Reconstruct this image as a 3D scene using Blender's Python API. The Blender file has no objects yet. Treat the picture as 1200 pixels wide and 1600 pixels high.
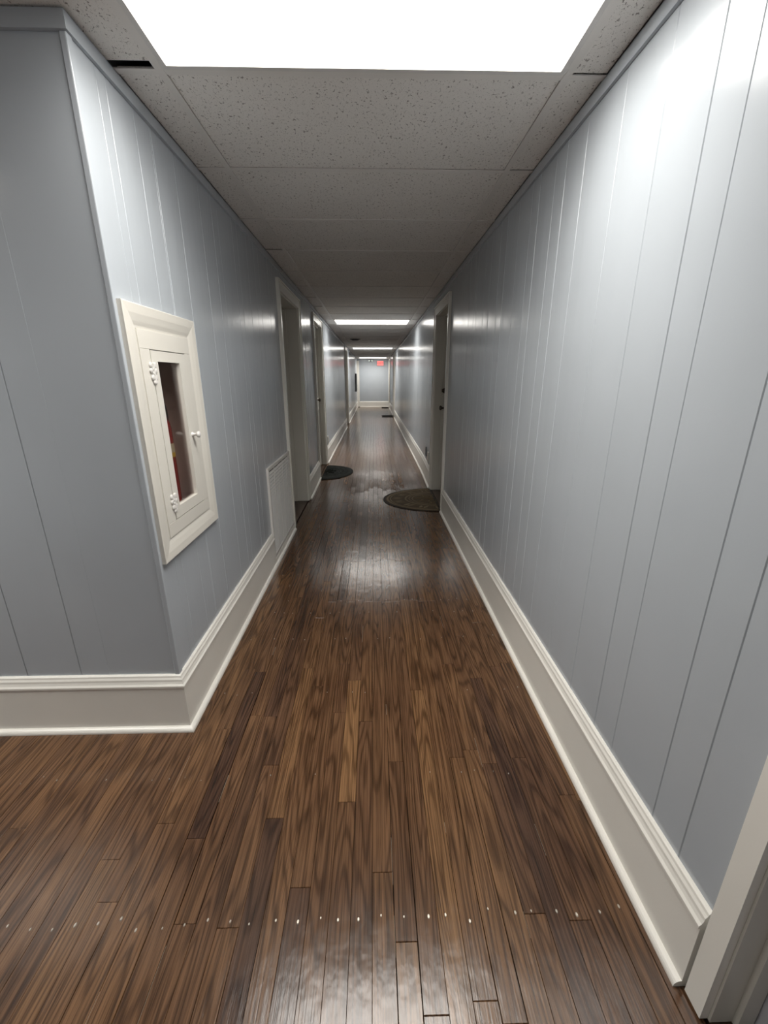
import bpy, bmesh, math, random
from mathutils import Matrix, Vector

# ------------------------------------------------------------------ camera, world, exposure
C = bpy.context.scene.collection
SC = bpy.context.scene
CAM_H = 1.3466
FPX = 654.78
cd = bpy.data.cameras.new('camera'); cam = bpy.data.objects.new('camera', cd); C.objects.link(cam)
cd.sensor_fit = 'VERTICAL'; cd.sensor_height = 36.0; cd.lens = FPX * 36.0 / 1600.0
cd.clip_start = 0.02; cd.clip_end = 100
RIGHT = Vector((0.999713, -0.023928, -0.001058)); DOWN = Vector((-0.008255, -0.302726, -0.953042)); FWD = Vector((0.022484, 0.952777, -0.302837))
m = Matrix((RIGHT, -DOWN, -FWD)).transposed().to_4x4(); m.translation = (0, 0, CAM_H)
cam.matrix_world = m
SC.camera = cam
w = bpy.data.worlds.new('world'); SC.world = w; w.use_nodes = True
w.node_tree.nodes['Background'].inputs[0].default_value = (0.02, 0.02, 0.022, 1)
SC.view_settings.view_transform = 'Standard'; SC.view_settings.look = 'None'
SC.view_settings.gamma = 1.0; SC.view_settings.use_curve_mapping = False
SC.view_settings.exposure = 0.28
LAMP = 5.8             # radiance of the fluorescent lenses seen from the side
LAMP_SIDE = 4.5
LAMP_W = 11.0          # watts each troffer throws downwards
LAMP_SIDE_W = 13.0
SPREAD = 145.0

R = random.Random(7)
XL, XR, H = -0.767, 0.721, 2.2176
XC = -0.0157
Y0 = 1.6017
ROW = 0.6096
TILE = 1.2192
YF = 1.385            # face wall of the side hall
YEND = 20.4
YBACK = -5.6
XSIDE = -3.7
YSIDE = -0.75

def fz(y):            # the old floor rises a few centimetres down the hall
    K = [(-99, 0), (4.55, 0), (5.0, 0.0), (6.2, .04), (8, .048), (12, .055), (15, .08), (20.5, .09), (99, .09)]
    for (a, b), (c, d) in zip(K, K[1:]):
        if y <= c:
            t = (y - a) / (c - a); t = t * t * (3 - 2 * t)
            return b + (d - b) * t
    return .09

# ------------------------------------------------------------------ materials
def nodes(name):
    mt = bpy.data.materials.new(name); mt.use_nodes = True
    nt = mt.node_tree; b = nt.nodes['Principled BSDF']
    return mt, nt, b
def N(nt, t, **kw):
    n = nt.nodes.new(t)
    for k, v in kw.items():
        if k in n.inputs.keys(): n.inputs[k].default_value = v
        else: setattr(n, k, v)
    return n
def L(nt, a, b): nt.links.new(a, b)
def pos(nt, sx=1, sy=1, sz=1):
    g = N(nt, 'ShaderNodeNewGeometry'); mp = N(nt, 'ShaderNodeMapping'); mp.inputs['Scale'].default_value = (sx, sy, sz)
    L(nt, g.outputs['Position'], mp.inputs['Vector']); return mp.outputs['Vector']
def ramp(nt, fac, stops):
    r = N(nt, 'ShaderNodeValToRGB'); e = r.color_ramp.elements
    while len(e) < len(stops): e.new(0.5)
    for i, (p, c) in enumerate(stops):
        e[i].position = p; e[i].color = (*c, 1) if len(c) == 3 else c
    L(nt, fac, r.inputs[0]); return r.outputs[0]
def mixc(nt, fac, a, b, mode='MIX'):
    n = N(nt, 'ShaderNodeMix', data_type='RGBA', blend_type=mode)
    for s, v in ((0, fac), (6, a), (7, b)):
        if hasattr(v, 'is_output') or isinstance(v, bpy.types.NodeSocket): L(nt, v, n.inputs[s])
        elif s == 0: n.inputs[0].default_value = v
        else: n.inputs[s].default_value = (*v, 1)
    return n.outputs[2]
def bump(nt, b, layers):
    prev = None
    for h, st, d in layers:
        n = N(nt, 'ShaderNodeBump'); n.inputs['Strength'].default_value = st; n.inputs['Distance'].default_value = d
        L(nt, h, n.inputs['Height'])
        if prev: L(nt, prev, n.inputs['Normal'])
        prev = n.outputs[0]
    L(nt, prev, b.inputs['Normal'])
def noise(nt, vec, scale, detail=2, rough=.5, dist=0):
    n = N(nt, 'ShaderNodeTexNoise'); n.inputs['Scale'].default_value = scale; n.inputs['Detail'].default_value = detail
    n.inputs['Roughness'].default_value = rough; n.inputs['Distortion'].default_value = dist
    L(nt, vec, n.inputs['Vector']); return n.outputs['Fac']

def paint(name, col, rough, vary=.04, wave=.0, peel=.05, spec=.5):
    mt, nt, b = nodes(name)
    v = pos(nt)
    f = noise(nt, v, 2.3, 3)
    c1 = tuple(x * (1 - vary) for x in col); c2 = tuple(min(1, x * (1 + vary)) for x in col)
    L(nt, ramp(nt, f, [(.3, c1), (.7, c2)]), b.inputs['Base Color'])
    b.inputs['Roughness'].default_value = rough
    b.inputs['Specular IOR Level'].default_value = spec
    ly = [(noise(nt, v, 260, 2), peel, .002)]
    if wave: ly.append((noise(nt, pos(nt, 3, 9, .8), 1.0, 2), wave, .02))
    bump(nt, b, ly)
    return mt
M = {}
M['wall'] = paint('wall_paint', (.455, .491, .528), .20, .03, .10, .05)
M['trim'] = paint('trim_paint', (.86, .84, .78), .30, .03, .02, .06)
M['door'] = paint('door_paint', (.68, .66, .60), .33, .03, .02, .06)
M['frame'] = paint('cabinet_paint', (.76, .735, .67), .32, .03, .02, .06)
M['metal_white'] = paint('white_enamel', (.75, .73, .70), .35, .02, 0, .03)
M['side_door'] = paint('grey_door_paint', (.55, .56, .60), .33, .03, .02, .06)
M['tee'] = paint('tee_paint', (.80, .77, .73), .45, .04, 0, .02)
M['sub'] = paint('subfloor_dark', (.012, .009, .007), .8, .2, 0, .1)
M['plenum'] = paint('plenum_dark', (.03, .028, .026), .9, .2, 0, .1)
M['cab_in'] = paint('cabinet_inside', (.80, .69, .63), .55, .15, .05, .1)
M['red'] = paint('red_enamel', (.27, .016, .014), .22, .05, 0, .02)
M['black'] = paint('black_rubber', (.014, .014, .014), .45, .1, 0, .05)
M['label'] = paint('label_paper', (.55, .52, .36), .5, .1, 0, .02)
M['yellow'] = paint('label_yellow', (.60, .42, .05), .5, .1, 0, .02)
M['plate'] = paint('ivory_plastic', (.78, .76, .70), .35, .02, 0, .02)
M['filler'] = paint('pale_filler', (.40, .34, .26), .6, .2, 0, .02)
M['threshold'] = paint('threshold_wood', (.07, .04, .024), .35, .2, 0, .1)
M['mat_green'] = paint('rubber_mat_green', (.010, .012, .010), .75, .2, 0, .4, .15)
M['mat_greenhi'] = paint('rubber_mat_green_relief', (.018, .022, .018), .7, .2, 0, .4, .15)
M['mat_brown'] = paint('mat_brown', (.085, .060, .034), .8, .25, 0, .4, .15)
M['mat_brownhi'] = paint('mat_brown_relief', (.20, .15, .085), .75, .25, 0, .4, .15)
M['mat_edge'] = paint('mat_edge', (.022, .015, .010), .7, .2, 0, .3, .15)
M['grey_plastic'] = paint('grey_plastic', (.30, .32, .34), .4, .05, 0, .03)
M['dark_frame'] = paint('dark_frame', (.05, .055, .055), .45, .1, 0, .03)

def metal(name, col, rough):
    mt, nt, b = nodes(name)
    b.inputs['Base Color'].default_value = (*col, 1); b.inputs['Metallic'].default_value = 1
    v = noise(nt, pos(nt), 60, 2); mr = N(nt, 'ShaderNodeMapRange'); mr.inputs['To Min'].default_value = rough - .05; mr.inputs['To Max'].default_value = rough + .1
    L(nt, v, mr.inputs['Value']); L(nt, mr.outputs[0], b.inputs['Roughness']); return mt
M['nail'] = metal('nail_steel', (.55, .50, .43), .35)
M['bronze'] = metal('dark_bronze', (.10, .085, .07), .35)

def tile_mat():
    mt, nt, b = nodes('ceiling_tile_fissured')
    v = pos(nt)
    big = noise(nt, v, 1.7, 2)
    base = ramp(nt, big, [(.3, (.82, .79, .75)), (.7, (.87, .84, .80))])
    f = noise(nt, pos(nt, 130, 80, 1), 1.0, 3, .6, .6)
    pits = ramp(nt, f, [(.34, (1, 1, 1)), (.39, (0, 0, 0))])
    sp = noise(nt, v, 330, 1)
    pin = ramp(nt, sp, [(.27, (1, 1, 1)), (.33, (0, 0, 0))])
    c = mixc(nt, pits, base, (.30, .27, .25)); c = mixc(nt, pin, c, (.40, .37, .34))
    L(nt, c, b.inputs['Base Color']); b.inputs['Roughness'].default_value = .95; b.inputs['Specular IOR Level'].default_value = .2
    bump(nt, b, [(sp, .25, .002), (f, .3, .003)])
    return mt
M['tile'] = tile_mat()

def wood_mat():
    mt, nt, b = nodes('stained_oak')
    at = N(nt, 'ShaderNodeAttribute', attribute_name='tone')
    sep = N(nt, 'ShaderNodeSeparateColor'); L(nt, at.outputs['Color'], sep.inputs[0])
    g = N(nt, 'ShaderNodeNewGeometry')
    off = N(nt, 'ShaderNodeVectorMath', operation='SCALE'); off.inputs[0].default_value = (3.1, 17.7, 5.3)
    L(nt, sep.outputs[1], off.inputs['Scale'])
    ad = N(nt, 'ShaderNodeVectorMath', operation='ADD'); L(nt, g.outputs['Position'], ad.inputs[0]); L(nt, off.outputs[0], ad.inputs[1])
    def sc(sx, sy, sz=1):
        mp = N(nt, 'ShaderNodeMapping'); mp.inputs['Scale'].default_value = (sx, sy, sz); L(nt, ad.outputs[0], mp.inputs['Vector']); return mp.outputs[0]
    fine = noise(nt, sc(210, 3.2), 1, 5, .6)
    pores = noise(nt, sc(420, 6), 1, 2, .5)
    warp = noise(nt, sc(13, 1.0), 1, 1.5, .45)
    wv = N(nt, 'ShaderNodeMath', operation='MULTIPLY'); L(nt, warp, wv.inputs[0]); wv.inputs[1].default_value = 90
    sn = N(nt, 'ShaderNodeMath', operation='SINE'); L(nt, wv.outputs[0], sn.inputs[0])
    mr = N(nt, 'ShaderNodeMapRange'); mr.inputs['From Min'].default_value = -1; L(nt, sn.outputs[0], mr.inputs['Value'])
    tone = ramp(nt, sep.outputs[0], [(0, (.062, .034, .023)), (.25, (.110, .058, .032)), (.6, (.165, .088, .043)), (.85, (.215, .118, .055)), (1, (.30, .160, .074))])
    g1 = ramp(nt, fine, [(.34, (.55, .53, .51)), (.60, (1.15, 1.15, 1.15))])
    g2 = ramp(nt, mr.outputs[0], [(.0, (.42, .39, .37)), (.4, (.95, .95, .95)), (1, (1.12, 1.12, 1.12))])
    c = mixc(nt, 1.0, tone, g1, 'MULTIPLY'); c = mixc(nt, .75, c, g2, 'MULTIPLY')
    pr = ramp(nt, pores, [(.33, (.45, .42, .40)), (.45, (1, 1, 1))]); c = mixc(nt, .8, c, pr, 'MULTIPLY')
    blot = noise(nt, pos(nt, 1.6, 1.1, 1), 1.3, 4, .6)
    bl = ramp(nt, blot, [(.32, (.62, .56, .56)), (.52, (1, 1, 1)), (.75, (1.12, 1.08, 1.0))]); c = mixc(nt, .8, c, bl, 'MULTIPLY')
    L(nt, c, b.inputs['Base Color'])
    rr = N(nt, 'ShaderNodeMapRange'); rr.inputs['To Min'].default_value = .14; rr.inputs['To Max'].default_value = .23
    L(nt, noise(nt, pos(nt), 9, 4, .6), rr.inputs['Value']); L(nt, rr.outputs[0], b.inputs['Roughness'])
    b.inputs['Specular IOR Level'].default_value = .5
    bump(nt, b, [(fine, .22, .0015), (noise(nt, pos(nt, 34, 22, 1), 1, 2), .16, .004), (noise(nt, pos(nt, 7, 4.5, 1), 1, 2), .12, .012)])
    return mt
M['wood'] = wood_mat()

def emis(name, col, st):
    mt, nt, b = nodes(name)
    b.inputs['Base Color'].default_value = (*[.8 * x * x for x in col], 1); b.inputs['Roughness'].default_value = .4
    b.inputs['Emission Color'].default_value = (*col, 1); b.inputs['Emission Strength'].default_value = st
    return mt
M['lens'] = emis('fluorescent_lens', (1.0, .965, .91), LAMP)
M['lens_side'] = emis('fluorescent_lens_side_hall', (1.0, .965, .91), LAMP_SIDE)
M['exit_face'] = emis('exit_face', (1.0, .30, .28), .7)
M['exit_red'] = emis('exit_letters', (1.0, .015, .015), .8)
M['bulb'] = emis('emergency_bulb', (.9, .95, .9), .5)
def glass_mat():
    mt = bpy.data.materials.new('window_glass'); mt.use_nodes = True; nt = mt.node_tree; nt.nodes.clear()
    o = N(nt, 'ShaderNodeOutputMaterial'); t = N(nt, 'ShaderNodeBsdfTransparent'); t.inputs[0].default_value = (.86, .83, .82, 1)
    gl = N(nt, 'ShaderNodeBsdfGlossy'); gl.inputs['Roughness'].default_value = .06
    fr = N(nt, 'ShaderNodeFresnel'); gg = N(nt, 'ShaderNodeNewGeometry'); ml = N(nt, 'ShaderNodeMapRange'); ml.inputs['To Min'].default_value = 1.5; ml.inputs['To Max'].default_value = 1 / 1.5; L(nt, gg.outputs['Backfacing'], ml.inputs['Value']); L(nt, ml.outputs[0], fr.inputs['IOR'])
    mx = N(nt, 'ShaderNodeMixShader'); L(nt, fr.outputs[0], mx.inputs[0]); L(nt, t.outputs[0], mx.inputs[1]); L(nt, gl.outputs[0], mx.inputs[2])
    L(nt, mx.outputs[0], o.inputs[0]); return mt
M['glass'] = glass_mat()

# ------------------------------------------------------------------ mesh builder
class MB:
    def __init__(s): s.v = []; s.f = []; s.tone = []
    def add(s, vs, fs, tone=None):
        n = len(s.v); s.v += [tuple(p) for p in vs]; s.f += [tuple(i + n for i in f) for f in fs]
        s.tone += [tone] * len(fs); return s
    def box(s, x0, x1, y0, y1, z0, z1, tone=None):
        x0, x1 = min(x0, x1), max(x0, x1); y0, y1 = min(y0, y1), max(y0, y1); z0, z1 = min(z0, z1), max(z0, z1)
        return s.add([(x0, y0, z0), (x1, y0, z0), (x1, y1, z0), (x0, y1, z0), (x0, y0, z1), (x1, y0, z1), (x1, y1, z1), (x0, y1, z1)],
                     [(0, 3, 2, 1), (4, 5, 6, 7), (0, 1, 5, 4), (1, 2, 6, 5), (2, 3, 7, 6), (3, 0, 4, 7)], tone)
    def loft(s, rings, cap=True, close=True):
        n = len(rings[0]); vs = [p for r in rings for p in r]; fs = []
        for i in range(len(rings) - 1):
            for j in range(n if close else n - 1):
                k = (j + 1) % n
                fs.append((i * n + j, i * n + k, (i + 1) * n + k, (i + 1) * n + j))
        if cap: fs.append(tuple(range(n - 1, -1, -1))); fs.append(tuple((len(rings) - 1) * n + j for j in range(n)))
        return s.add(vs, fs)
    def lathe(s, c, axis, prof, n=20):          # prof: (t along axis, radius)
        ax = Vector(axis).normalized(); u = ax.orthogonal().normalized(); w_ = ax.cross(u); c = Vector(c)
        return s.loft([[c + ax * t + (u * math.cos(2 * math.pi * j / n) + w_ * math.sin(2 * math.pi * j / n)) * r for j in range(n)] for t, r in prof])
    def tube(s, pts, r, n=10):
        rings = []; pts = [Vector(p) for p in pts]
        for i, p in enumerate(pts):
            d = (pts[min(i + 1, len(pts) - 1)] - pts[max(i - 1, 0)]).normalized(); u = d.orthogonal().normalized(); w_ = d.cross(u)
            rings.append([p + (u * math.cos(2 * math.pi * j / n) + w_ * math.sin(2 * math.pi * j / n)) * r for j in range(n)])
        return s.loft(rings)
    def build(s, name, mat, parent=None, smooth=False, bevel=0, kind=None, label=None):
        xs = [p[0] for p in s.v]; ys = [p[1] for p in s.v]; zs = [p[2] for p in s.v]
        o0 = Vector(((min(xs) + max(xs)) / 2, (min(ys) + max(ys)) / 2, min(zs)))
        me = bpy.data.meshes.new(name); me.from_pydata([(p[0] - o0.x, p[1] - o0.y, p[2] - o0.z) for p in s.v], [], s.f)
        if any(t is not None for t in s.tone):
            ca = me.color_attributes.new('tone', 'FLOAT_COLOR', 'CORNER'); i = 0
            for fi, f in enumerate(s.f):
                t = s.tone[fi] or (.5, .5)
                for _ in f: ca.data[i].color = (t[0], t[1], 0, 1); i += 1
        bm = bmesh.new(); bm.from_mesh(me); bmesh.ops.recalc_face_normals(bm, faces=bm.faces)
        bm.to_mesh(me); bm.free()
        me.materials.append(M[mat])
        if smooth:
            for p in me.polygons: p.use_smooth = True
        o = bpy.data.objects.new(name, me); C.objects.link(o)
        o.location = o0
        if smooth:
            md = o.modifiers.new('edges', 'EDGE_SPLIT'); md.split_angle = math.radians(40)
        if bevel:
            md = o.modifiers.new('bevel', 'BEVEL'); md.width = bevel; md.segments = 2; md.limit_method = 'ANGLE'
        if parent is not None:
            o.parent = parent; o.location = o0 - world_loc(parent)
        if kind: o['kind'] = kind
        if label: o['label'] = label
        return o
def world_loc(o):
    p = Vector(o.location)
    while o.parent: o = o.parent; p += Vector(o.location)
    return p
def empty(name, loc, label, cat, group=None, kind=None):
    o = bpy.data.objects.new(name, None); C.objects.link(o); o.location = loc; o.empty_display_size = .05
    return tag(o, label, cat, group, kind)
def tag(o, label, cat=None, group=None, kind=None):
    o['label'] = label
    if cat: o['category'] = cat
    if group: o['group'] = group
    if kind: o['kind'] = kind
    return o

# ------------------------------------------------------------------ doors (openings first: walls need them)
#        side  y0     y1    top   depth
DOORS = [(1, -.33, .517, 2.02, .085), (-1, 3.805, 4.655, 2.02, .150), (1, 4.305, 5.120, 2.015, .115), (-1, 5.815, 6.610, 2.05, .065),
         (-1, 12.03, 12.85, 2.08, .10), (1, 14.75, 15.60, 2.10, .10), (1, 19.25, 20.10, 2.10, .10)]
CW = .085
CABH = (1.545, 1.805, .845, 1.435)         # hole for the extinguisher cabinet box
def subtract(rects, h):
    out = []
    for (a, b, c, d) in rects:
        y0, y1, z0, z1 = h
        if y1 <= a or y0 >= b or z1 <= c or z0 >= d: out.append((a, b, c, d)); continue
        if y0 > a: out.append((a, y0, c, d))
        if y1 < b: out.append((y1, b, c, d))
        m0, m1 = max(a, y0), min(b, y1)
        if z0 > c: out.append((m0, m1, c, z0))
        if z1 < d: out.append((m0, m1, z1, d))
    return out
def holes(side):
    hs = [(d[1] - .02, d[2] + .02, -.1, d[3] + .02) for d in DOORS if d[0] == side]
    if side < 0: hs.append(CABH)
    return hs
WT = .28; BT = .012
def wall_shell(name, side, y0, y1, label):
    xw = XR if side > 0 else XL
    mb = MB()
    for (a, b, c, d) in (lambda r: r)(__import__('functools').reduce(subtract, holes(side), [(y0, y1, -.05, H + .3)])):
        mb.box(xw + side * BT, xw + side * (BT + WT), a, b, c, d)
    return tag(mb.build(name, 'wall', kind='structure'), label, 'wall')
wall_r = wall_shell('wall_right', 1, YBACK, YEND, 'long pale blue-grey wall of vertical boards opposite the extinguisher cabinet')
wall_l = wall_shell('wall_left', -1, YF, YEND, 'pale blue-grey board wall holding the extinguisher cabinet and air grille')

def board(name, xw, side, a, b, z0, z1, hs, parent, tilt=0, mb=None):
    own = mb is None
    mb = mb or MB(); g = .00015; c = .0020
    t = [R.uniform(-tilt, tilt) for _ in range(2)]
    for (p, q, u, v) in __import__('functools').reduce(subtract, hs, [(a, b, z0, z1)]):
        if q - p < .004: continue
        s = side; ring = lambda z: [(xw + s * BT, p + g, z), (xw + s * c, p + g, z), (xw + s * t[0] * (-1), p + g + c, z), (xw + s * t[1] * (-1), q - g - c, z), (xw + s * c, q - g, z), (xw + s * BT, q - g, z)]
        mb.loft([ring(u), ring(v)])
    if own and mb.v: return mb.build(name, 'wall', parent)
def widths(y, end, seq):
    ys = [y] + [s for s in seq if s > y]
    while ys[-1] < end - .05: ys.append(ys[-1] + R.choice([.075, .105, .15, .18, .205, .205]))
    ys[-1] = end
    if len(ys) > 2 and ys[-1] - ys[-2] < .03: ys.pop(-2)
    return ys
def panel_wall(xw, side, ys, parent, cut):
    hs = holes(side); far = MB()
    for a, b in zip(ys, ys[1:]):
        if b <= cut and b > -.4: board('board', xw, side, a, b, .0, H, hs, parent, .0004)
        else: board('board', xw, side, a, b, .0, H, hs, parent, .0006, far)
    far.build('board_row', 'wall', parent, kind='stuff', label='painted vertical boards further down the hall')
RG = [.69, .789, .989, 1.094, 1.268, 1.472, 1.695, 1.85, 1.949, 2.112, 2.203, 2.375, 2.563, 2.68, 2.86, 3.0, 3.2, 3.28, 3.45, 3.63, 3.72, 3.9, 4.1, 4.22]
rg = [YBACK]
while rg[-1] < .40: rg.append(rg[-1] + R.choice([.105, .15, .18, .205]))
rg = [y for y in rg if y < .45] + [.56]
panel_wall(XR, 1, rg + widths(.69, YEND, RG)[0:], wall_r, 5.4)
LG = [1.498, 1.694, 1.795, 1.974, 2.206, 2.357, 2.437, 2.664, 2.75, 2.93, 3.09, 3.2, 3.38, 3.46, 3.6, 3.72]
panel_wall(XL, -1, widths(YF + .001, YEND, LG), wall_l, 5.0)

# face wall of the side hall, with its boards
wall_f = tag(MB().box(XSIDE, XL - BT - WT, YF + BT, YF + BT + .2, -.05, H + .3).box(XL - BT - WT, XL - BT, YF + BT - .0, YF + .0119, -.05, H + .3).build('wall_front', 'wall', kind='structure'),
             'short grey board wall turning the corner away from the extinguisher cabinet', 'wall')
xs = [XL - .0005, -1.03, -1.14, -1.345, -1.45, -1.60, -1.80, -1.98, -2.13, -2.33, -2.5, -2.7, -2.9, -3.1, -3.3, -3.5, XSIDE]
for b, a in zip(xs, xs[1:]):
    g, c = .00015, .0020; t = [R.uniform(-.0006, .0006) for _ in range(2)]
    ring = lambda z: [(a + g, YF + BT, z), (a + g, YF + c, z), (a + g + c, YF + t[0], z), (b - g - c, YF + t[1], z), (b - g, YF + c, z), (b - g, YF + BT, z)]
    MB().loft([ring(0), ring(H)]).build('board', 'wall', wall_f)
# rest of the shell, behind and beside the camera
def slab(name, label, cat, *b):
    return tag(MB().box(*b).build(name, 'wall', kind='structure'), label, cat)
slab('wall_end', 'plain grey wall closing the far end of the hall', 'wall', XL - .3, XR + .3, YEND, YEND + .15, -.05, H + .3)
slab('wall_back', 'grey wall behind the photographer', 'wall', XL - .3, XR + .3, YBACK - .15, YBACK, -.05, H + .3)
slab('wall_side', 'grey wall at the end of the side hall', 'wall', XSIDE - .15, XSIDE, YSIDE - .2, YF + .2, -.05, H + .3)
slab('wall_near', 'grey wall along the side hall opposite the board wall', 'wall', XSIDE, XL, YSIDE - .2, YSIDE, -.05, H + .3)
slab('wall_rear', 'grey wall of the hall past the side hall, behind the photographer', 'wall', XL - .2, XL, YBACK, YSIDE - .2, -.05, H + .3)

# ------------------------------------------------------------------ floor of narrow oak strips
flo = MB()
flo.box(XSIDE, XR + WT, YBACK, 4.6, -.05, -.0205)
ysub = [4.6 + i * .5 for i in range(33)]
flo.loft([[(XL - WT, y, fz(y) - .07), (XR + WT, y, fz(y) - .07), (XR + WT, y, fz(y) - .0205), (XL - WT, y, fz(y) - .0205)] for y in ysub])
floor = tag(flo.build('floor', 'sub', kind='structure'), 'dark stained narrow oak strip floor running the length of the hall', 'floor')
PW = .05715
KN = [(-.307, .995), (-.105, 1.044), (-.222, .799), (.009, .831), (.398, .724), (.239, .565), (.124, .545), (.643, 1.05), (.07, 1.194), (-.127, 1.637), (-.278, 1.602),
      (-.66, .987), (-.57, .938), (-.034, 1.388), (.505, 1.2), (.187, 1.565)]
TN = [(-.324, .782, .10), (-.113, 1.284, .86), (-.222, .659, .16), (.472, .858, .14), (-.585, 1.238, .12), (.046, .664, .75), (.174, .661, .8), (.239, .5, .7), (.124, .8, .4)]
def plank(mb, x0, x1, ya, yb, tone, dz):
    g = .00022 + (R.random() ** 6) * .0012; c = .0006; tl, tr = R.uniform(-.0005, .0005), R.uniform(-.0005, .0005)
    n = 1 if yb < 4.6 else max(2, int((yb - ya) / .35))
    st = [ya + .0006 + (yb - ya - .0012) * i / n for i in range(n + 1)]
    if n == 1:
        e = .0012
        vs = []
        for (y, zt, ins) in ((ya + .0003, -.0010, 0), (ya + .0003 + e, 0, c), (yb - .0003 - e, 0, c), (yb - .0003, -.0010, 0)):
            vs += [(x0 + g, y, -.02), (x0 + g, y, -.0014 + dz), (x0 + g + c, y, zt + dz + tl), (x1 - g - c, y, zt + dz + tr), (x1 - g, y, -.0014 + dz), (x1 - g, y, -.02)]
        fs = []
        for i in range(3):
            for j in range(5): fs.append((i * 6 + j, i * 6 + j + 1, i * 6 + 7 + j, i * 6 + 6 + j))
        fs += [(5, 4, 3, 2, 1, 0), (18, 19, 20, 21, 22, 23)]
        mb.add(vs, fs, tone)
    else:
        vs = []
        for y in st:
            z = fz(y)
            vs += [(x0 + g, y, z - .02), (x0 + g, y, z - .0012 + dz), (x0 + g + c, y, z + dz + tl), (x1 - g - c, y, z + dz + tr), (x1 - g, y, z - .0012 + dz), (x1 - g, y, z - .02)]
        fs = []
        for i in range(n):
            for j in range(5): fs.append((i * 6 + j, i * 6 + j + 1, i * 6 + 7 + j, i * 6 + 6 + j))
        fs += [(5, 4, 3, 2, 1, 0), tuple(n * 6 + j for j in range(6))]
        mb.add(vs, fs, tone)
farp = MB(); filler = MB(); cnt = 0
col0 = .014 - PW / 2
planks = []
for ci in range(-62, 13):
    x0 = col0 + ci * PW; x1 = x0 + PW; xm = (x0 + x1) / 2
    hall = xm > XL - .02
    if xm < XSIDE: continue
    ylo, yhi = (YBACK, YEND) if hall else (YSIDE, YF - .02)
    if hall and xm < XL + .03: ylo, yhi = YSIDE, YF - .02
    if hall: x1 = min(x1, XR - .004)
    if x1 - x0 < .01: continue
    fixed = sorted([y for (x, y) in KN if abs(x - xm) < PW / 2])
    if -.30 < xm < .36 and hall: fixed += [2.37 + R.uniform(-.02, .02)]
    if -.30 < xm < .30 and hall: fixed += [3.0 + R.uniform(-.03, .03)]
    fixed = sorted(fixed)
    js = [ylo]; y = ylo + R.uniform(.2, 1.2)
    while y < yhi:
        js.append(y); y += R.choice([.35, .5, .7, .9, 1.1, 1.3, 1.6, 1.9]) * R.uniform(.85, 1.15)
    js = [j for j in js if not (fixed and min(fixed) - .45 < j < max(fixed) + .40 and all(abs(j - f) > 1e-6 for f in fixed)) and not (hall and 2.37 < j < 3.0 and -.3 < xm < .36)]
    js = sorted(set([ylo] + js + fixed)) + [yhi]
    if js[-1] - js[-2] < .2 and len(js) > 2: js.pop(-2)
    for a, b in zip(js, js[1:]):
        tn = min(1, max(0, R.gauss(.45, .12)))
        for (tx, ty, tv) in TN:
            if abs(tx - xm) < PW / 2 and a < ty < b: tn = tv
        planks.append((x0, x1, a, b, (tn, R.random())))
        if R.random() < .3 and hall and a < 4 and b > 0:
            q = R.uniform(max(a, .2), min(b, 4.0)); ln = R.uniform(.03, .16); filler.box(x0 - .00025, x0 + .00025, q, q + ln, -.004, -.0006)
for (x0, x1, a, b, t) in planks:
    dz = R.uniform(-.0003, .0003)
    near = b > .3 and a < 4.3 and x0 > -1.95
    if near and cnt < 298:
        mb = MB(); plank(mb, x0, x1, a, min(b, 4.599), t, dz); mb.build('plank', 'wood', floor); cnt += 1
        if b > 4.599: plank(farp, x0, x1, 4.6, b, t, dz)
    else: plank(farp, x0, x1, a, b, t, dz)
print('planks', cnt, len(planks))
farp.build('plank_run', 'wood', floor, kind='stuff', label='oak strips further down the hall')
filler.build('joint_filler', 'filler', floor, kind='stuff', label='pale slivers of filler between oak strips')
nl = MB()
for k, yr in enumerate([.723, 1.143, 1.56, 1.97, 2.236, 2.38, 2.76, 2.96, 3.19, 3.62, 4.05]):
    for ci in range(-30, 13):
        xm = col0 + (ci + .5) * PW + R.uniform(-.008, .008); y = yr + R.gauss(0, .006)
        if xm > XR - .04 or (yr > 1.33 and xm < XL + .05) or (k and R.random() < .6): continue
        r = .0043 if k == 0 else .0026
        r *= R.uniform(.6, 1.15); z = .0006
        nl.add([(xm + r * .8 * math.cos(q * math.pi / 4), y + r * 1.35 * math.sin(q * math.pi / 4), z - .001) for q in range(8)] +
               [(xm + r * .55 * math.cos(q * math.pi / 4), y + r * .9 * math.sin(q * math.pi / 4), z + .0007) for q in range(8)],
               [tuple(range(8, 16))] + [(q, (q + 1) % 8, 8 + (q + 1) % 8, 8 + q) for q in range(8)])
nl.build('nail_heads', 'nail', floor, kind='stuff', label='rows of bright nail heads across the oak strips')

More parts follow.
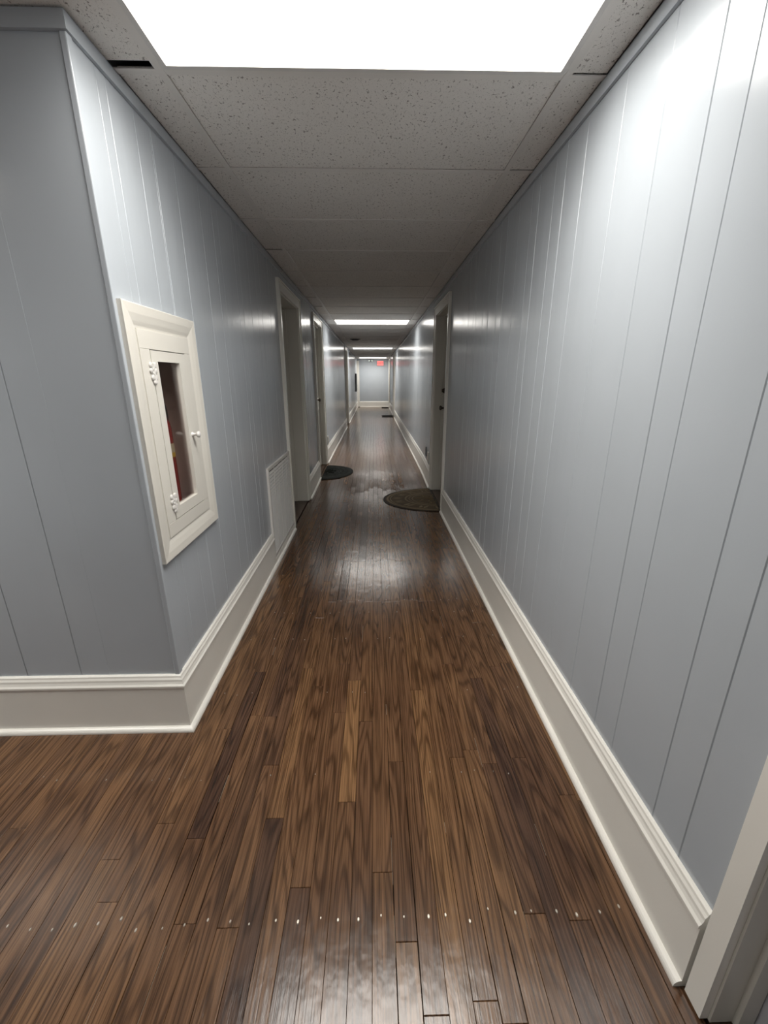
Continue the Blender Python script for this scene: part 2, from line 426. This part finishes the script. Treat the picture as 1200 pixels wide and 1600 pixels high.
# ------------------------------------------------------------------ ceiling grid
ceil = tag(MB().box(XSIDE, XR + WT, YBACK, YEND, H + .26, H + .3).build('ceiling', 'plenum', kind='structure'), 'suspended ceiling of speckled off-white panels in a narrow grid', 'ceiling')
GX0, GX1 = XC - TILE / 2, XC + TILE / 2
SX0 = GX0 - 1.05
LIGHTK = [-11, -1, 9, 19, 29]
zt = H + .0042
KMIN, KMAX = -11, 30
for k in range(KMIN, KMAX + 1):
    a, b = Y0 + k * ROW, min(Y0 + (k + 1) * ROW, YEND)
    if a >= YEND - .02: break
    if k not in LIGHTK:
        dz = R.uniform(0, .0012)
        q = [R.uniform(.0112, .0138) for _ in range(4)]
        MB().box(GX0 + q[0], GX1 - q[1], a + q[2], b - q[3], zt + dz, zt + .016).build('ceiling_tile', 'tile', ceil)
    e = R.uniform(0, .002)
    MB().box(GX1 + .0112 + e, XR - .0105 - e, a + .0115, b - R.choice([.0115, .0125, .014, .017]), zt, zt + .016).build('ceiling_tile', 'tile', ceil)
    mb = MB()
    if k >= 0: mb.box(XL + .0105 + e, GX0 - .0112 - e, a + .0115, b - R.choice([.0115, .013, .02, .03]) if k > 1 else b - .0135, zt, zt + .016)
    elif k == -1: mb.box(XL + .002, GX0 - .004, a + .004, b - .040, zt, zt + .016).box(SX0, XL + .002, a + .004, YF - .002, zt, zt + .016)
    elif b > YSIDE: mb.box(SX0, GX0 - .004, max(a, YSIDE) + .004, b - .004, zt, zt + .016)
    else: mb.box(XL + .002, GX0 - .004, a + .004, b - .004, zt, zt + .016)
    mb.build('ceiling_tile', 'tile', ceil)
    # cross tees at the far edge of the row
    if b < YEND - .02:
        MB().box(GX0 + .012, GX1 - .012, b - .012, b + .012, H + .0006, H + .004).build('cross_tee', 'tee', ceil)
        MB().box(GX1 + .012, XR - .001, b - .012, b + .012, H + .0006, H + .004).build('cross_tee', 'tee', ceil)
        lo = XL + .001 if (b > YF or b < YSIDE) else SX0
        MB().box(lo, GX0 - .012, b - .012, b + .012, H + .0006, H + .004).build('cross_tee', 'tee', ceil)
for gx in (GX0, GX1):
    MB().box(gx - .012, gx + .012, YBACK, YEND - .002, H, H + .004).build('main_tee', 'tee', ceil)
# side hall ceiling
xx = SX0
MB().box(xx - .012, xx + .012, YSIDE, YF - .002, H, H + .004).build('main_tee', 'tee', ceil)
sx = [xx, xx - TILE, XSIDE]
SIDELIGHT = (xx - TILE, xx, Y0 - 2 * ROW, Y0 - ROW)
for k in range(-4, 0):
    a, b = max(YSIDE, Y0 + k * ROW), min(Y0 + (k + 1) * ROW, YF)
    if a >= YF: continue
    for p, q in ((sx[1], sx[0]), (sx[2], sx[1])):
        if (p, k) == (sx[1], -2): continue
        MB().box(p + .004, q - .004, a + .004, b - .004, zt, zt + .016).build('ceiling_tile', 'tile', ceil)
    if b < YF - .02: MB().box(XSIDE, xx - .012, b - .012, b + .012, H + .0006, H + .004).build('cross_tee', 'tee', ceil)

def troffer(x0, x1, y0, y1, label, lens='lens', group='fluorescent ceiling lights along the hall'):
    t = empty('ceiling_light', ((x0 + x1) / 2, (y0 + y1) / 2, H), label, 'ceiling light', group)
    i = .0125; fw = .016; z0, z1 = H - .0005, H + .02
    MB().box(x0 + i, x1 - i, y0 + i, y0 + i + fw, z0, z1).box(x0 + i, x1 - i, y1 - i - fw, y1 - i, z0, z1).box(x0 + i, x0 + i + fw, y0 + i + fw, y1 - i - fw, z0, z1).box(x1 - i - fw, x1 - i, y0 + i + fw, y1 - i - fw, z0, z1).build('frame', 'metal_white', t)
    MB().box(x0 + i + fw, x1 - i - fw, y0 + i + fw, y1 - i - fw, H + .004, H + .010).build('lens', lens, t, label='glowing white diffuser')
    ld = bpy.data.lights.new('tube_light', 'AREA'); ld.shape = 'RECTANGLE'; ld.size = x1 - x0 - 2 * (i + fw) - .004; ld.size_y = y1 - y0 - 2 * (i + fw) - .004
    ld.energy = LAMP_W if lens == 'lens' else LAMP_SIDE_W; ld.color = (1.0, .965, .91); ld.spread = math.radians(SPREAD)
    lo_ = bpy.data.objects.new('tube_light', ld); C.objects.link(lo_); lo_.parent = t; lo_.location = (0, 0, .0032)
    MB().box(x0 + i, x1 - i, y0 + i, y1 - i, H + .02, H + .10).build('housing', 'metal_white', t)
    return t
LL = ['large glowing fluorescent ceiling light level with the extinguisher cabinet', 'glowing fluorescent ceiling light just past the doorway with the half-round black mat',
      'glowing fluorescent ceiling light beyond the round dark ceiling vent', 'glowing fluorescent ceiling light nearest the exit sign']
for k, lb in zip([-1, 9, 19, 29, -11], LL + ['glowing fluorescent ceiling light behind the photographer']):
    troffer(GX0, GX1, Y0 + k * ROW, Y0 + (k + 1) * ROW, lb)
troffer(*SIDELIGHT, 'glowing fluorescent ceiling light in the side hall', 'lens_side')
# round vent
t = empty('ceiling_vent', (-.417, 10.45, H), 'round dark metal ceiling vent between two fluorescent lights', 'vent')
MB().lathe((-.417, 10.45, H + .004), (0, 0, -1), [(0, .125), (.004, .125), (.010, .112), (.012, .105)], 28).build('rim', 'dark_frame', t, True)
for r0, r1 in ((.088, .072), (.056, .040), (.024, .006)):
    MB().lathe((-.417, 10.45, H - .006), (0, 0, -1), [(0, r0), (.012, r0 - .004), (.018, r1)], 24).build('ring', 'dark_frame', t, True)

# ------------------------------------------------------------------ mouldings
BODY = [(0, .0), (.020, .0), (.020, .205), (0, .205)]
CAP = [(0, .205), (.0245, .205), (.0245, .2125), (.0195, .219), (.0165, .228), (.0155, .236), (.0115, .243), (.010, .2495), (.006, .253), (0, .253)]
SHOE = [(.020, 0), (.0375, 0), (.0372, .006), (.035, .0115), (.0315, .0155), (.0265, .0185), (.020, .0195)]
def strip_y(prof, xw, side, y0, y1, m0=0, m1=0, dz=0):
    st = [y0] + [y for y in [i * .5 for i in range(-20, 50)] if y0 + .1 < y < y1 - .1 and y > 4.4] + [y1]
    rings = []
    for i, y in enumerate(st):
        rings.append([(xw - side * d, y + (m0 * d if i == 0 else 0) + (m1 * d if i == len(st) - 1 else 0), z + fz(y) + dz) for d, z in prof])
    return MB().loft(rings)
nb = [0]
def baseboard(side, y0, y1, label, m0=0, splits=(), shoe1=None):
    xw = XR if side > 0 else XL
    t = empty('baseboard_right' if side > 0 else 'baseboard_left', (xw, (y0 + y1) / 2, 0), label, 'baseboard', None, 'structure')
    ys = [y0] + list(splits) + [y1]
    for i, (a, b) in enumerate(zip(ys, ys[1:])):
        strip_y(BODY, xw, side, a + (.0006 if i else 0), b, m0 if i == 0 else 0).build('board', 'trim', t)
    strip_y(CAP, xw, side, y0, y1, m0).build('cap', 'trim', t)
    strip_y(SHOE, xw, side, y0, shoe1 or y1, m0).build('shoe_moulding', 'trim', t)
    return t
baseboard(-1, YF, 2.93, 'tall off-white baseboard under the extinguisher cabinet', -1, (), 3.715)
bl_low = MB(); 
low = tag(strip_y([(0, 0), (.020, 0), (.020, .05), (0, .05)], XL, -1, 2.931, 3.715).build('baseboard_left', 'trim', kind='structure'), 'low white base strip below the air return grille', 'baseboard')
def casing_out(i): d = DOORS[i]; return d[1] - CW - .006, d[2] + CW + .006
baseboard(-1, casing_out(1)[1] + .001, casing_out(3)[0] - .001, 'short white baseboard between the air grille doorway and the black mat doorway')
baseboard(-1, casing_out(3)[1] + .001, casing_out(4)[0] - .001, 'white baseboard past the doorway with half-round black mat')
baseboard(-1, casing_out(4)[1] + .001, YEND - .002, 'white baseboard under the dark framed board near the end wall')
baseboard(1, .578, casing_out(2)[0] - .001, 'long white baseboard opposite the extinguisher cabinet', 0, (1.40,))
baseboard(1, casing_out(2)[1] + .001, casing_out(5)[0] - .001, 'white baseboard past the brown half-round mat')
baseboard(1, casing_out(5)[1] + .001, casing_out(6)[0] - .001, 'white baseboard between the two doorways with rectangular mats')
def strip_x(prof, x0, x1, yw, m1=0):
    return MB().loft([[(x0, yw - d, z) for d, z in prof], [(x1 + m1 * d, yw - d, z) for d, z in prof]])
t = empty('baseboard_front', (-2.2, YF, 0), 'tall off-white baseboard along the short board wall by the corner', 'baseboard', None, 'structure')
for nm, pf in (('board', BODY), ('cap', CAP), ('shoe_moulding', SHOE)): strip_x(pf, XSIDE, XL, YF, 1).build(nm, 'trim', t)
t = empty('baseboard_end', (0, YEND, 0), 'white baseboard across the far end wall', 'baseboard', None, 'structure')
for nm, pf in (('board', BODY), ('cap', CAP), ('shoe_moulding', SHOE)): strip_x([(d, z + fz(20)) for d, z in pf], -.648, XR - .026, YEND).build(nm, 'trim', t)
# ceiling strips and corner guard
CR = [(0, H - .040), (.011, H - .040), (.011, H - .001), (0, H - .001)]
def ctrim(n, mb, label): tag(mb.build('trim_%d' % n, 'wall', kind='structure'), label, 'trim')
ctrim(1, MB().loft([[(XL + d, YF - d, z) for d, z in CR], [(XL + d, YEND, z) for d, z in CR]]), 'grey strip between ceiling and the wall with the extinguisher cabinet')
ctrim(2, MB().loft([[(XR - d, YBACK, z) for d, z in CR], [(XR - d, YEND, z) for d, z in CR]]), 'grey strip between ceiling and the wall opposite the cabinet')
ctrim(3, MB().loft([[(XSIDE, YF - d, z) for d, z in CR], [(XL + d, YF - d, z) for d, z in CR]]), 'grey strip between ceiling and the short board wall by the corner')
g, g2, th = .014, .022, .0045
pr = [(XL - g, YF + .001), (XL - g, YF - th * .5), (XL - g + .003, YF - th), (XL + th * .3, YF - th), (XL + th * .8, YF - th * .8), (XL + th, YF - th * .3), (XL + th, YF + g2 - .003), (XL + th * .5, YF + g2), (XL - .001, YF + g2), (XL - .001, YF + .001)]
ctrim(4, MB().loft([[(x, y, .2515) for x, y in pr], [(x, y, H - .0405) for x, y in pr]]), 'narrow painted corner guard beside the extinguisher cabinet')
tag(MB().box(XL + .001, -.650, YEND - .022, YEND - .001, fz(20), 2.13).box(-.672, -.650, YEND - .030, YEND - .001, fz(20), 2.13).build('trim_5', 'trim', kind='structure'), 'tall white trim board on the far end wall beside the emergency light', 'trim')
tag(MB().box(XR - .024, XR - .001, YEND - .022, YEND - .001, fz(20), 2.15).build('trim_6', 'trim', kind='structure'), 'slim white corner trim on the far end wall beside the exit sign', 'trim')

# ------------------------------------------------------------------ doors
def doorway(n, side, y0, y1, top, depth, label, knob=None, bolt=False, pmat='door', gap=.010, CW=CW, bb=.026):
    xw = XR if side > 0 else XL; X = lambda d: xw + side * d
    zb = fz((y0 + y1) / 2)
    t = empty('door_%d' % n, (xw, (y0 + y1) / 2, zb), label, 'door', None, 'structure')
    ct = .018
    for a, b, o in ((y0 - CW - .006, y0 - .006, 0), (y1 + .006, y1 + .006 + CW, 1)):
        mb = MB().box(X(0), X(-ct), *((a + .014, b) if o == 0 else (a, b - .014)), zb + gap, top + .006)
        mb.box(X(0), X(-bb), *((a, a + .014) if o == 0 else (b - .014, b)), zb + gap, top + .006 + CW)
        mb.build('casing', 'trim', t)
    MB().box(X(0), X(-ct), y0 - CW - .006 + .014, y1 + CW + .006 - .014, top + .006, top + .006 + CW - .014).box(X(0), X(-bb), y0 - CW - .006 + .014, y1 + CW + .006 - .014, top + .006 + CW - .014, top + .006 + CW).build('head_casing', 'trim', t)
    D = .27
    MB().box(X(0), X(D), y0 - .019, y0, zb + gap, top).build('jamb', 'door', t)
    MB().box(X(0), X(D), y1, y1 + .019, zb + gap, top).build('jamb', 'door', t)
    MB().box(X(0), X(D), y0 - .019, y1 + .019, top, top + .019).build('head_jamb', 'door', t)
    s = depth - .002
    MB().box(X(s - .034), X(s), y0, y0 + .012, zb + gap, top).box(X(s - .034), X(s), y1 - .012, y1, zb + gap, top).box(X(s - .034), X(s), y0 + .012, y1 - .012, top - .012, top).build('door_stop', 'door', t)
    MB().box(X(.003), X(D), y0 - .018, y1 + .018, zb - .02, zb + .006).build('threshold', 'threshold', t)
    p = MB().box(X(depth), X(depth + .038), y0 + .003, y1 - .003, zb + .014, top - .003).build('door_panel', pmat, t)
    # two recessed-look raised panels on the slab
    w_ = y1 - y0
    for (u, v) in ((.16, .88), (1.02, 1.88)):
        mb = MB()
        for a, b, c, d in ((y0 + .12, y0 + .14, zb + u, zb + v), (y1 - .14, y1 - .12, zb + u, zb + v), (y0 + .14, y1 - .14, zb + u, zb + u + .02), (y0 + .14, y1 - .14, zb + v - .02, zb + v)):
            mb.box(X(depth), X(depth - .006), a, b, c, d)
        mb.build('panel_moulding', pmat, p)
    if knob is not None:
        ky, kz = knob
        ax = (-side, 0, 0)
        MB().lathe((X(depth), ky, kz), ax, [(0, .030), (.006, .030), (.010, .012), (.034, .011), (.040, .022), (.052, .027), (.062, .024), (.068, .010)], 20).build('knob', 'bronze', p, True)
        if bolt: MB().lathe((X(depth), ky, kz + .195), ax, [(0, .032), (.014, .030), (.026, .026), (.030, .018), (.045, .016)], 20).build('deadbolt', 'bronze', p, True)
    return t
d = DOORS
doorway(1, *d[0], 'grey painted doorway where the long baseboard opposite the cabinet begins', (-.26, 1.0), False, 'side_door', .008, .046, .018)
doorway(2, *d[1], 'deep off-white doorway right behind the air return grille', (3.875, 1.0))
doorway(3, *d[2], 'off-white doorway with dark knob and deadbolt beside the brown mat', (5.045, 1.02), True)
doorway(4, *d[3], 'off-white doorway behind the half-round black mat', (6.30, 1.055))
doorway(5, *d[4], 'far white doorway on the cabinet side beyond the wall outlet', (12.78, 1.08))
doorway(6, *d[5], 'far doorway with a dark rectangular mat in front of it', (15.52, 1.08))
doorway(7, *d[6], 'last doorway beside the far end wall with exit sign', (20.02, 1.08))

# ------------------------------------------------------------------ extinguisher cabinet
t = empty('extinguisher_cabinet', (XL, 1.66, .71), 'white wooden extinguisher cabinet with glass door framed into the wall', 'cabinet')
oy0, oy1, oz0, oz1 = 1.395, 1.923, .712, 1.575
iy0, iy1, iz0, iz1 = 1.466, 1.852, .784, 1.503
def mitre(o0, o1, i0, i1, nm):     # one mitred casing piece: outer edge o0-o1, inner edge i0-i1 (y,z); sloped face
    rings = []
    for (oy, oz), (iy, iz) in ((o0, i0), (o1, i1)):
        def P(f, dx): return (XL + dx, oy + (iy - oy) * f, oz + (iz - oz) * f)
        rings.append([P(0, 0.0005), P(0, .0185), P(.03, .0200), P(.40, .0180), P(.72, .0140), P(.90, .0108), P(1, .0100), P(1, .0005)])
    MB().loft(rings).build(nm, 'frame', t)
A, B_, C_, D_ = (oy0, oz0), (oy1, oz0), (oy1, oz1), (oy0, oz1)
a, b, c, e = (iy0, iz0), (iy1, iz0), (iy1, iz1), (iy0, iz1)
mitre(A, B_, a, b, 'casing'); mitre(B_, C_, b, c, 'casing'); mitre(C_, D_, c, e, 'casing'); mitre(D_, A, e, a, 'casing')
dy0, dy1, dz0, dz1 = 1.530, 1.800, .838, 1.441
f0, f1 = .001, .0135
MB().box(XL + f0, XL + f1, iy0 + .001, iy1 - .001, dz1 + .002, iz1 - .001).build('face_rail', 'frame', t, bevel=.001)
MB().box(XL + f0, XL + f1, iy0 + .001, iy1 - .001, iz0 + .001, dz0 - .002).build('face_rail', 'frame', t, bevel=.001)
MB().box(XL + f0, XL + f1, iy0 + .001, dy0 - .0015, dz0 - .0015, dz1 + .0015).build('face_stile', 'frame', t, bevel=.001)
MB().box(XL + f0, XL + f1, dy1 + .0015, iy1 - .001, dz0 - .0015, dz1 + .0015).build('face_stile', 'frame', t, bevel=.001)
gy0, gy1, gz0, gz1 = 1.572, 1.744, .882, 1.405
dd = empty('cabinet_door', (0, 0, 0), '', None); del dd['label']
dd.parent = t; dd.location = Vector((XL, dy0, dz0)) - world_loc(t)
F0, F1 = -.006, .0145
MB().box(XL + F0, XL + F1, dy0 + .0005, gy0, dz0 + .001, dz1 - .001).box(XL + F0, XL + F1, gy1, dy1 - .0005, dz0 + .001, dz1 - .001).box(XL + F0, XL + F1, gy0, gy1, dz0 + .001, gz0).box(XL + F0, XL + F1, gy0, gy1, gz1, dz1 - .001).build('door_frame', 'frame', dd)
MB().box(XL - .002, XL + .001, gy0 - .004, gy1 + .004, gz0 - .004, gz1 + .004).build('glass_pane', 'glass', dd, label='clear glass pane')
MB().lathe((XL + F1, 1.772, 1.128), (1, 0, 0), [(0, .010), (.003, .009), (.008, .0055), (.016, .006), (.020, .011), (.026, .0135), (.031, .011), (.034, .004)], 18).build('knob', 'metal_white', dd, True, label='small round white knob')
for hz in (1.366, .903):       # butterfly hinges
    hb = MB(); x = XL + .0145
    for (py, pz, r) in ((-.013, .026, .010), (.013, .026, .010), (-.016, .008, .009), (.016, .008, .009), (0, .014, .009), (-.010, -.014, .010), (.010, -.014, .010), (-.004, -.030, .007), (.008, -.028, .007), (0, 0, .008)):
        hb.lathe((x, 1.529 + py, hz + pz), (1, 0, 0), [(0, r), (.004, r * .95), (.006, r * .55)], 10)
    hb.tube([(x + .005, 1.529, hz - .034), (x + .005, 1.529, hz + .032)], .0035, 8)
    hb.build('hinge', 'metal_white', dd, label='ornate white butterfly hinge')
# box inside the wall
x0, x1 = XL - .165, XL + .0005
bx = MB(); by0, by1, bz0, bz1 = 1.500, 1.803, .83, 1.445
CABX = [(x0 - .008, x0, by0, by1, bz0, bz1)]
bx.box(x0 - .008, x0, by0, by1, bz0, bz1).box(x0, XL - .008, by0 - .006, by0, bz0, bz1).box(x0, XL - .008, by1, by1 + .006, bz0, bz1).box(x0, XL - .008, by0, by1, bz0 - .006, bz0).box(x0, XL - .008, by0, by1, bz1, bz1 + .006)
bx.build('cabinet_box', 'cab_in', t)
# extinguisher
ex, ey, ez = XL - .078, 1.669, bz0 + .001
t = empty('fire_extinguisher', (ex, ey, ez), 'red fire extinguisher standing inside the white glass-fronted cabinet', 'extinguisher')
r = .054
MB().lathe((ex, ey, ez), (0, 0, 1), [(0, r - .006), (.004, r), (.33, r), (.355, r * .93), (.375, r * .72), (.388, r * .40), (.396, .016)], 28).build('body', 'red', t, True)
MB().lathe((ex, ey, ez + .235), (0, 0, 1), [(0, r + .0006), (.04, r + .0006)], 28).build('label_band', 'label', t, True, label='pale printed label')
MB().lathe((ex, ey, ez + .222), (0, 0, 1), [(0, r + .0008), (.018, r + .0008)], 28).build('label_stripe', 'yellow', t, True, label='yellow label stripe')
MB().lathe((ex, ey, ez + .394), (0, 0, 1), [(0, .018), (.02, .018), (.024, .014), (.05, .014)], 16).build('valve', 'bronze', t, True)
MB().box(ex - .010, ex + .010, ey - .03, ey + .05, ez + .437, ez + .445).box(ex - .009, ex + .009, ey - .03, ey + .045, ez + .455, ez + .461).build('handle', 'black', t, bevel=.002)
hp = [(ex, ey + .012, ez + .405), (ex + .004, ey + .045, ez + .432), (ex + .006, ey + .068, ez + .425), (ex + .006, ey + .079, ez + .395), (ex + .006, ey + .080, ez + .34), (ex + .006, ey + .078, ez + .29), (ex + .004, ey + .072, ez + .25)]
MB().tube(hp, .0095, 10).build('hose', 'black', t, True)

# ------------------------------------------------------------------ return air grille
gy0, gy1, gz0, gz1 = 2.932, 3.708, .056, .742
t = empty('air_return_grille', (XL, (gy0 + gy1) / 2, gz0), 'white louvred air return grille low on the wall beside the doorway', 'grille')
fw = .026
def fr(a, b, c, d): 
    MB().box(XL, XL + .018, a, b, c, d).build('frame', 'metal_white', t, bevel=.003)
fr(gy0, gy1, gz1 - fw, gz1); fr(gy0, gy1, gz0, gz0 + fw); fr(gy0, gy0 + fw, gz0 + fw, gz1 - fw); fr(gy1 - fw, gy1, gz0 + fw, gz1 - fw)
MB().box(XL + .0005, XL + .002, gy0 + fw, gy1 - fw, gz0 + fw, gz1 - fw).build('cavity_shade', 'dark_frame', t)  # dark sheet over the wall, painted as the shade of an open duct
z = gz0 + fw + .006; lv = None; nlv = 24; pitch = (gz1 - gz0 - 2 * fw - .01) / nlv
for i in range(nlv):
    zz = z + i * pitch
    vs = [(XL + .004, zz + .0135), (XL + .0050, zz + .0145), (XL + .0165, zz + .0015), (XL + .0155, zz + .0005)]
    if lv is None:
        lv = MB().loft([[(x, gy0 + fw, q) for x, q in vs], [(x, gy1 - fw, q) for x, q in vs]]).build('louver', 'metal_white', t); base = lv.location.copy()
    else:
        o = lv.copy(); C.objects.link(o); o.parent = t; o.location = base + Vector((0, 0, i * pitch))
for i in range(1, 5):
    yy = gy0 + fw + (gy1 - gy0 - 2 * fw) * i / 5
    MB().box(XL + .0155, XL + .0185, yy - .003, yy + .003, gz0 + fw, gz1 - fw).build('mullion', 'metal_white', t)

# ------------------------------------------------------------------ doormats
class FM(MB):
    yc = 0
    def build(s, *a, **k):
        s.v = [(x, y, z + fz(y) - fz(FM.yc)) for x, y, z in s.v]
        return MB.build(s, *a, **k)
def half_mat(name, xflat, side, yc, half, depth, zb, label, mb_, mh, me_, group=None):
    FM.yc = yc
    t = empty(name, (xflat - side * depth / 2, yc, zb), label, 'mat', group)
    def arc(f, z, n=48, inset=0):
        return [(xflat - side * (inset + (depth - inset) * 0 + depth * f * math.sin(math.pi * j / n)), yc - half * f * math.cos(math.pi * j / n), z) for j in range(n + 1)]
    def slabm(f, z0, z1): return FM().loft([arc(f, z0), arc(f, z1)])
    slabm(1.0, zb + .0005, zb + .006).build('base', me_, t)
    slabm(.955, zb + .006, zb + .0075).build('field', mb_, t)
    def ring(f0, f1, z0, z1, nm, mt, off=.02):
        n = 48; rings = []
        for j in range(n + 1):
            th_ = math.pi * (off + (1 - 2 * off) * j / n)
            p = lambda f, z: (xflat - side * (depth * f * math.sin(th_) + .0), yc - half * f * math.cos(th_), z)
            rings.append([p(f0, z0), p(f0, z1), p(f1, z1), p(f1, z0)])
        FM().loft(rings).build(nm, mt, t)
    ring(.90, .935, zb + .0075, zb + .0095, 'border', mh); ring(.855, .875, zb + .0075, zb + .009, 'border', mh)
    ring(.56, .59, zb + .0075, zb + .0095, 'ring', mh); ring(.50, .515, zb + .0075, zb + .009, 'ring', mh); ring(.44, .455, zb + .0075, zb + .009, 'ring', mh)
    n = 15
    for j in range(n):                       # leaf relief between the rings
        th_ = math.pi * (j + .5) / n
        rr = R.uniform(.62, .64); vs = []
        cy, cx = -math.cos(th_), math.sin(th_)
        for q in range(9):
            s = q / 8; f = rr + .19 * s; w_ = .045 * math.sin(math.pi * s) * (1.0 if q else 0) + .004
            c_ = .05 * math.sin(s * 2.2) * (1 if j % 2 else -1)
            a1 = th_ + c_ - w_; a2 = th_ + c_ + w_
            vs.append([(xflat - side * depth * f * math.sin(a), yc - half * f * math.cos(a), z) for a, z in ((a1, zb + .0075), (th_ + c_, zb + .0098), (a2, zb + .0075))])
        FM().loft(vs).build('leaf', mh, t)
    for j in range(9):                       # scroll relief in the middle
        th_ = math.pi * (j + .5) / 9; pts = []
        for q in range(14):
            s = q / 13; f = .08 + .33 * s; a = th_ + .22 * math.sin(s * 5) * (1 if j % 2 else -1)
            a = min(max(a, .06), math.pi - .06)
            pts.append((xflat - side * depth * f * math.sin(a), yc - half * f * math.cos(a), zb + .008))
        FM().tube(pts, .004 + .003 * (j % 2), 6).build('scroll', mh, t)
    FM().box(xflat, xflat - side * .022, yc - half * .93, yc + half * .93, zb + .006, zb + .009).build('edge_bar', me_, t)
    return t
half_mat('doormat', XR - .006, 1, 4.710, .485, .612, fz(4.71), 'brown half-round doormat with embossed leaf pattern', 'mat_brown', 'mat_brownhi', 'mat_edge')
half_mat('doormat', XL + .030, -1, 6.09, .455, .425, fz(6.09) + .001, 'near-black green half-round doormat in front of an off-white doorway', 'mat_green', 'mat_greenhi', 'mat_green')
def rect_mat(x0, x1, y0, y1, label):
    z = max(fz(y0), fz(y1)); t = empty('doormat', ((x0 + x1) / 2, (y0 + y1) / 2, z), label, 'mat')
    MB().box(x0, x1, y0, y1, z + .0005, z + .010).build('base', 'mat_edge', t)
    for i in range(8):
        y = y0 + .03 + (y1 - y0 - .06) * i / 7; MB().box(x0 + .03, x1 - .03, y - .012, y + .012, z + .010, z + .014).build('rib', 'mat_green', t)
rect_mat(.285, .675, 14.82, 15.55, 'dark rectangular doormat halfway to the end wall')
rect_mat(.36, .675, 19.3, 20.05, 'dark rectangular doormat beside the end wall baseboard')
rect_mat(-.72, -.645, 19.98, 20.36, 'small dark strip of mat under the white end trim')

# ------------------------------------------------------------------ outlets and end wall things
def outlet(side, y, z0, z1, label, mat='plate', w_=.072):
    xw = XR if side > 0 else XL; X = lambda q: xw - side * q
    t = empty('wall_outlet', (xw, y, z0), label, 'outlet')
    MB().box(X(0), X(.015), y - w_ / 2, y + w_ / 2, z0, z1).build('plate', mat, t, bevel=.0015)
    h = (z1 - z0)
    for c_ in (.3, .7): MB().box(X(.015), X(.0175), y - .017, y + .017, z0 + h * c_ - .014, z0 + h * c_ + .014).build('receptacle', mat, t)
    MB().lathe((X(.015), y, (z0 + z1) / 2), (-side, 0, 0), [(0, .004), (.001, .003)], 8).build('screw', 'nail', t)
outlet(-1, 7.02, .31, .445, 'ivory wall outlet above the baseboard past the half-round black mat')
outlet(1, 5.50, .285, .425, 'ivory wall outlet beside the doorway with the deadbolt')
outlet(1, 5.74, .33, .46, 'small grey wall jack just past the ivory outlet by the deadbolt door', 'grey_plastic', .06)
# exit sign
t = empty('exit_sign', (.32, YEND, 1.925), 'lit red exit sign high on the far end wall', 'sign')
MB().box(.165, .475, YEND - .045, YEND, 1.915, 2.135).build('housing', 'grey_plastic', t, bevel=.006)
MB().box(.178, .462, YEND - .048, YEND - .045, 1.928, 2.122).build('face', 'exit_face', t, label='glowing pink-red face')
fc = bpy.data.curves.new('exit_text', 'FONT'); fc.body = 'EXIT'; fc.size = .135; fc.align_x = 'CENTER'; fc.align_y = 'CENTER'; fc.extrude = .001
fo = bpy.data.objects.new('exit_text', fc); C.objects.link(fo)
dg = bpy.context.evaluated_depsgraph_get(); me = bpy.data.meshes.new_from_object(fo.evaluated_get(dg)); bpy.data.objects.remove(fo)
lo = bpy.data.objects.new('lettering', me); C.objects.link(lo); me.materials.clear(); me.materials.append(M['exit_red'])
lo.parent = t; lo.location = Vector((.32, YEND - .0495, 2.025)) - world_loc(t); lo.rotation_euler = (math.pi / 2, 0, 0); lo['label'] = 'red EXIT lettering'
# emergency light
t = empty('emergency_light', (-.13, YEND, 2.10), 'small twin-head emergency light beside the red exit sign', 'lamp')
MB().box(-.20, -.06, YEND - .05, YEND, 2.08, 2.13).build('housing', 'grey_plastic', t, bevel=.006)
for xx_ in (-.19, -.06):
    hd = MB().lathe((xx_, YEND - .05, 2.145), (.0, -1, -.2), [(0, .02), (.03, .032), (.05, .036)], 16).build('lamp_head', 'grey_plastic', t, True)
    MB().lathe((xx_, YEND - .102, 2.134), (.0, -1, -.2), [(0, .030), (.003, .028)], 16).build('bulb', 'bulb', hd, True)
# dark framed board near the end
t = empty('notice_board', (XL, 18.9, .85), 'dark framed board on the cabinet-side wall close to the end wall', 'board')
MB().box(XL + .001, XL + .03, 18.45, 19.35, .86, 1.53).build('panel', 'dark_frame', t)
for a, b, c, d in ((18.42, 19.38, 1.53, 1.56), (18.42, 19.38, .83, .86), (18.42, 18.45, .86, 1.53), (19.35, 19.38, .86, 1.53)):
    MB().box(XL + .001, XL + .045, a, b, c, d).build('frame', 'dark_frame', t)
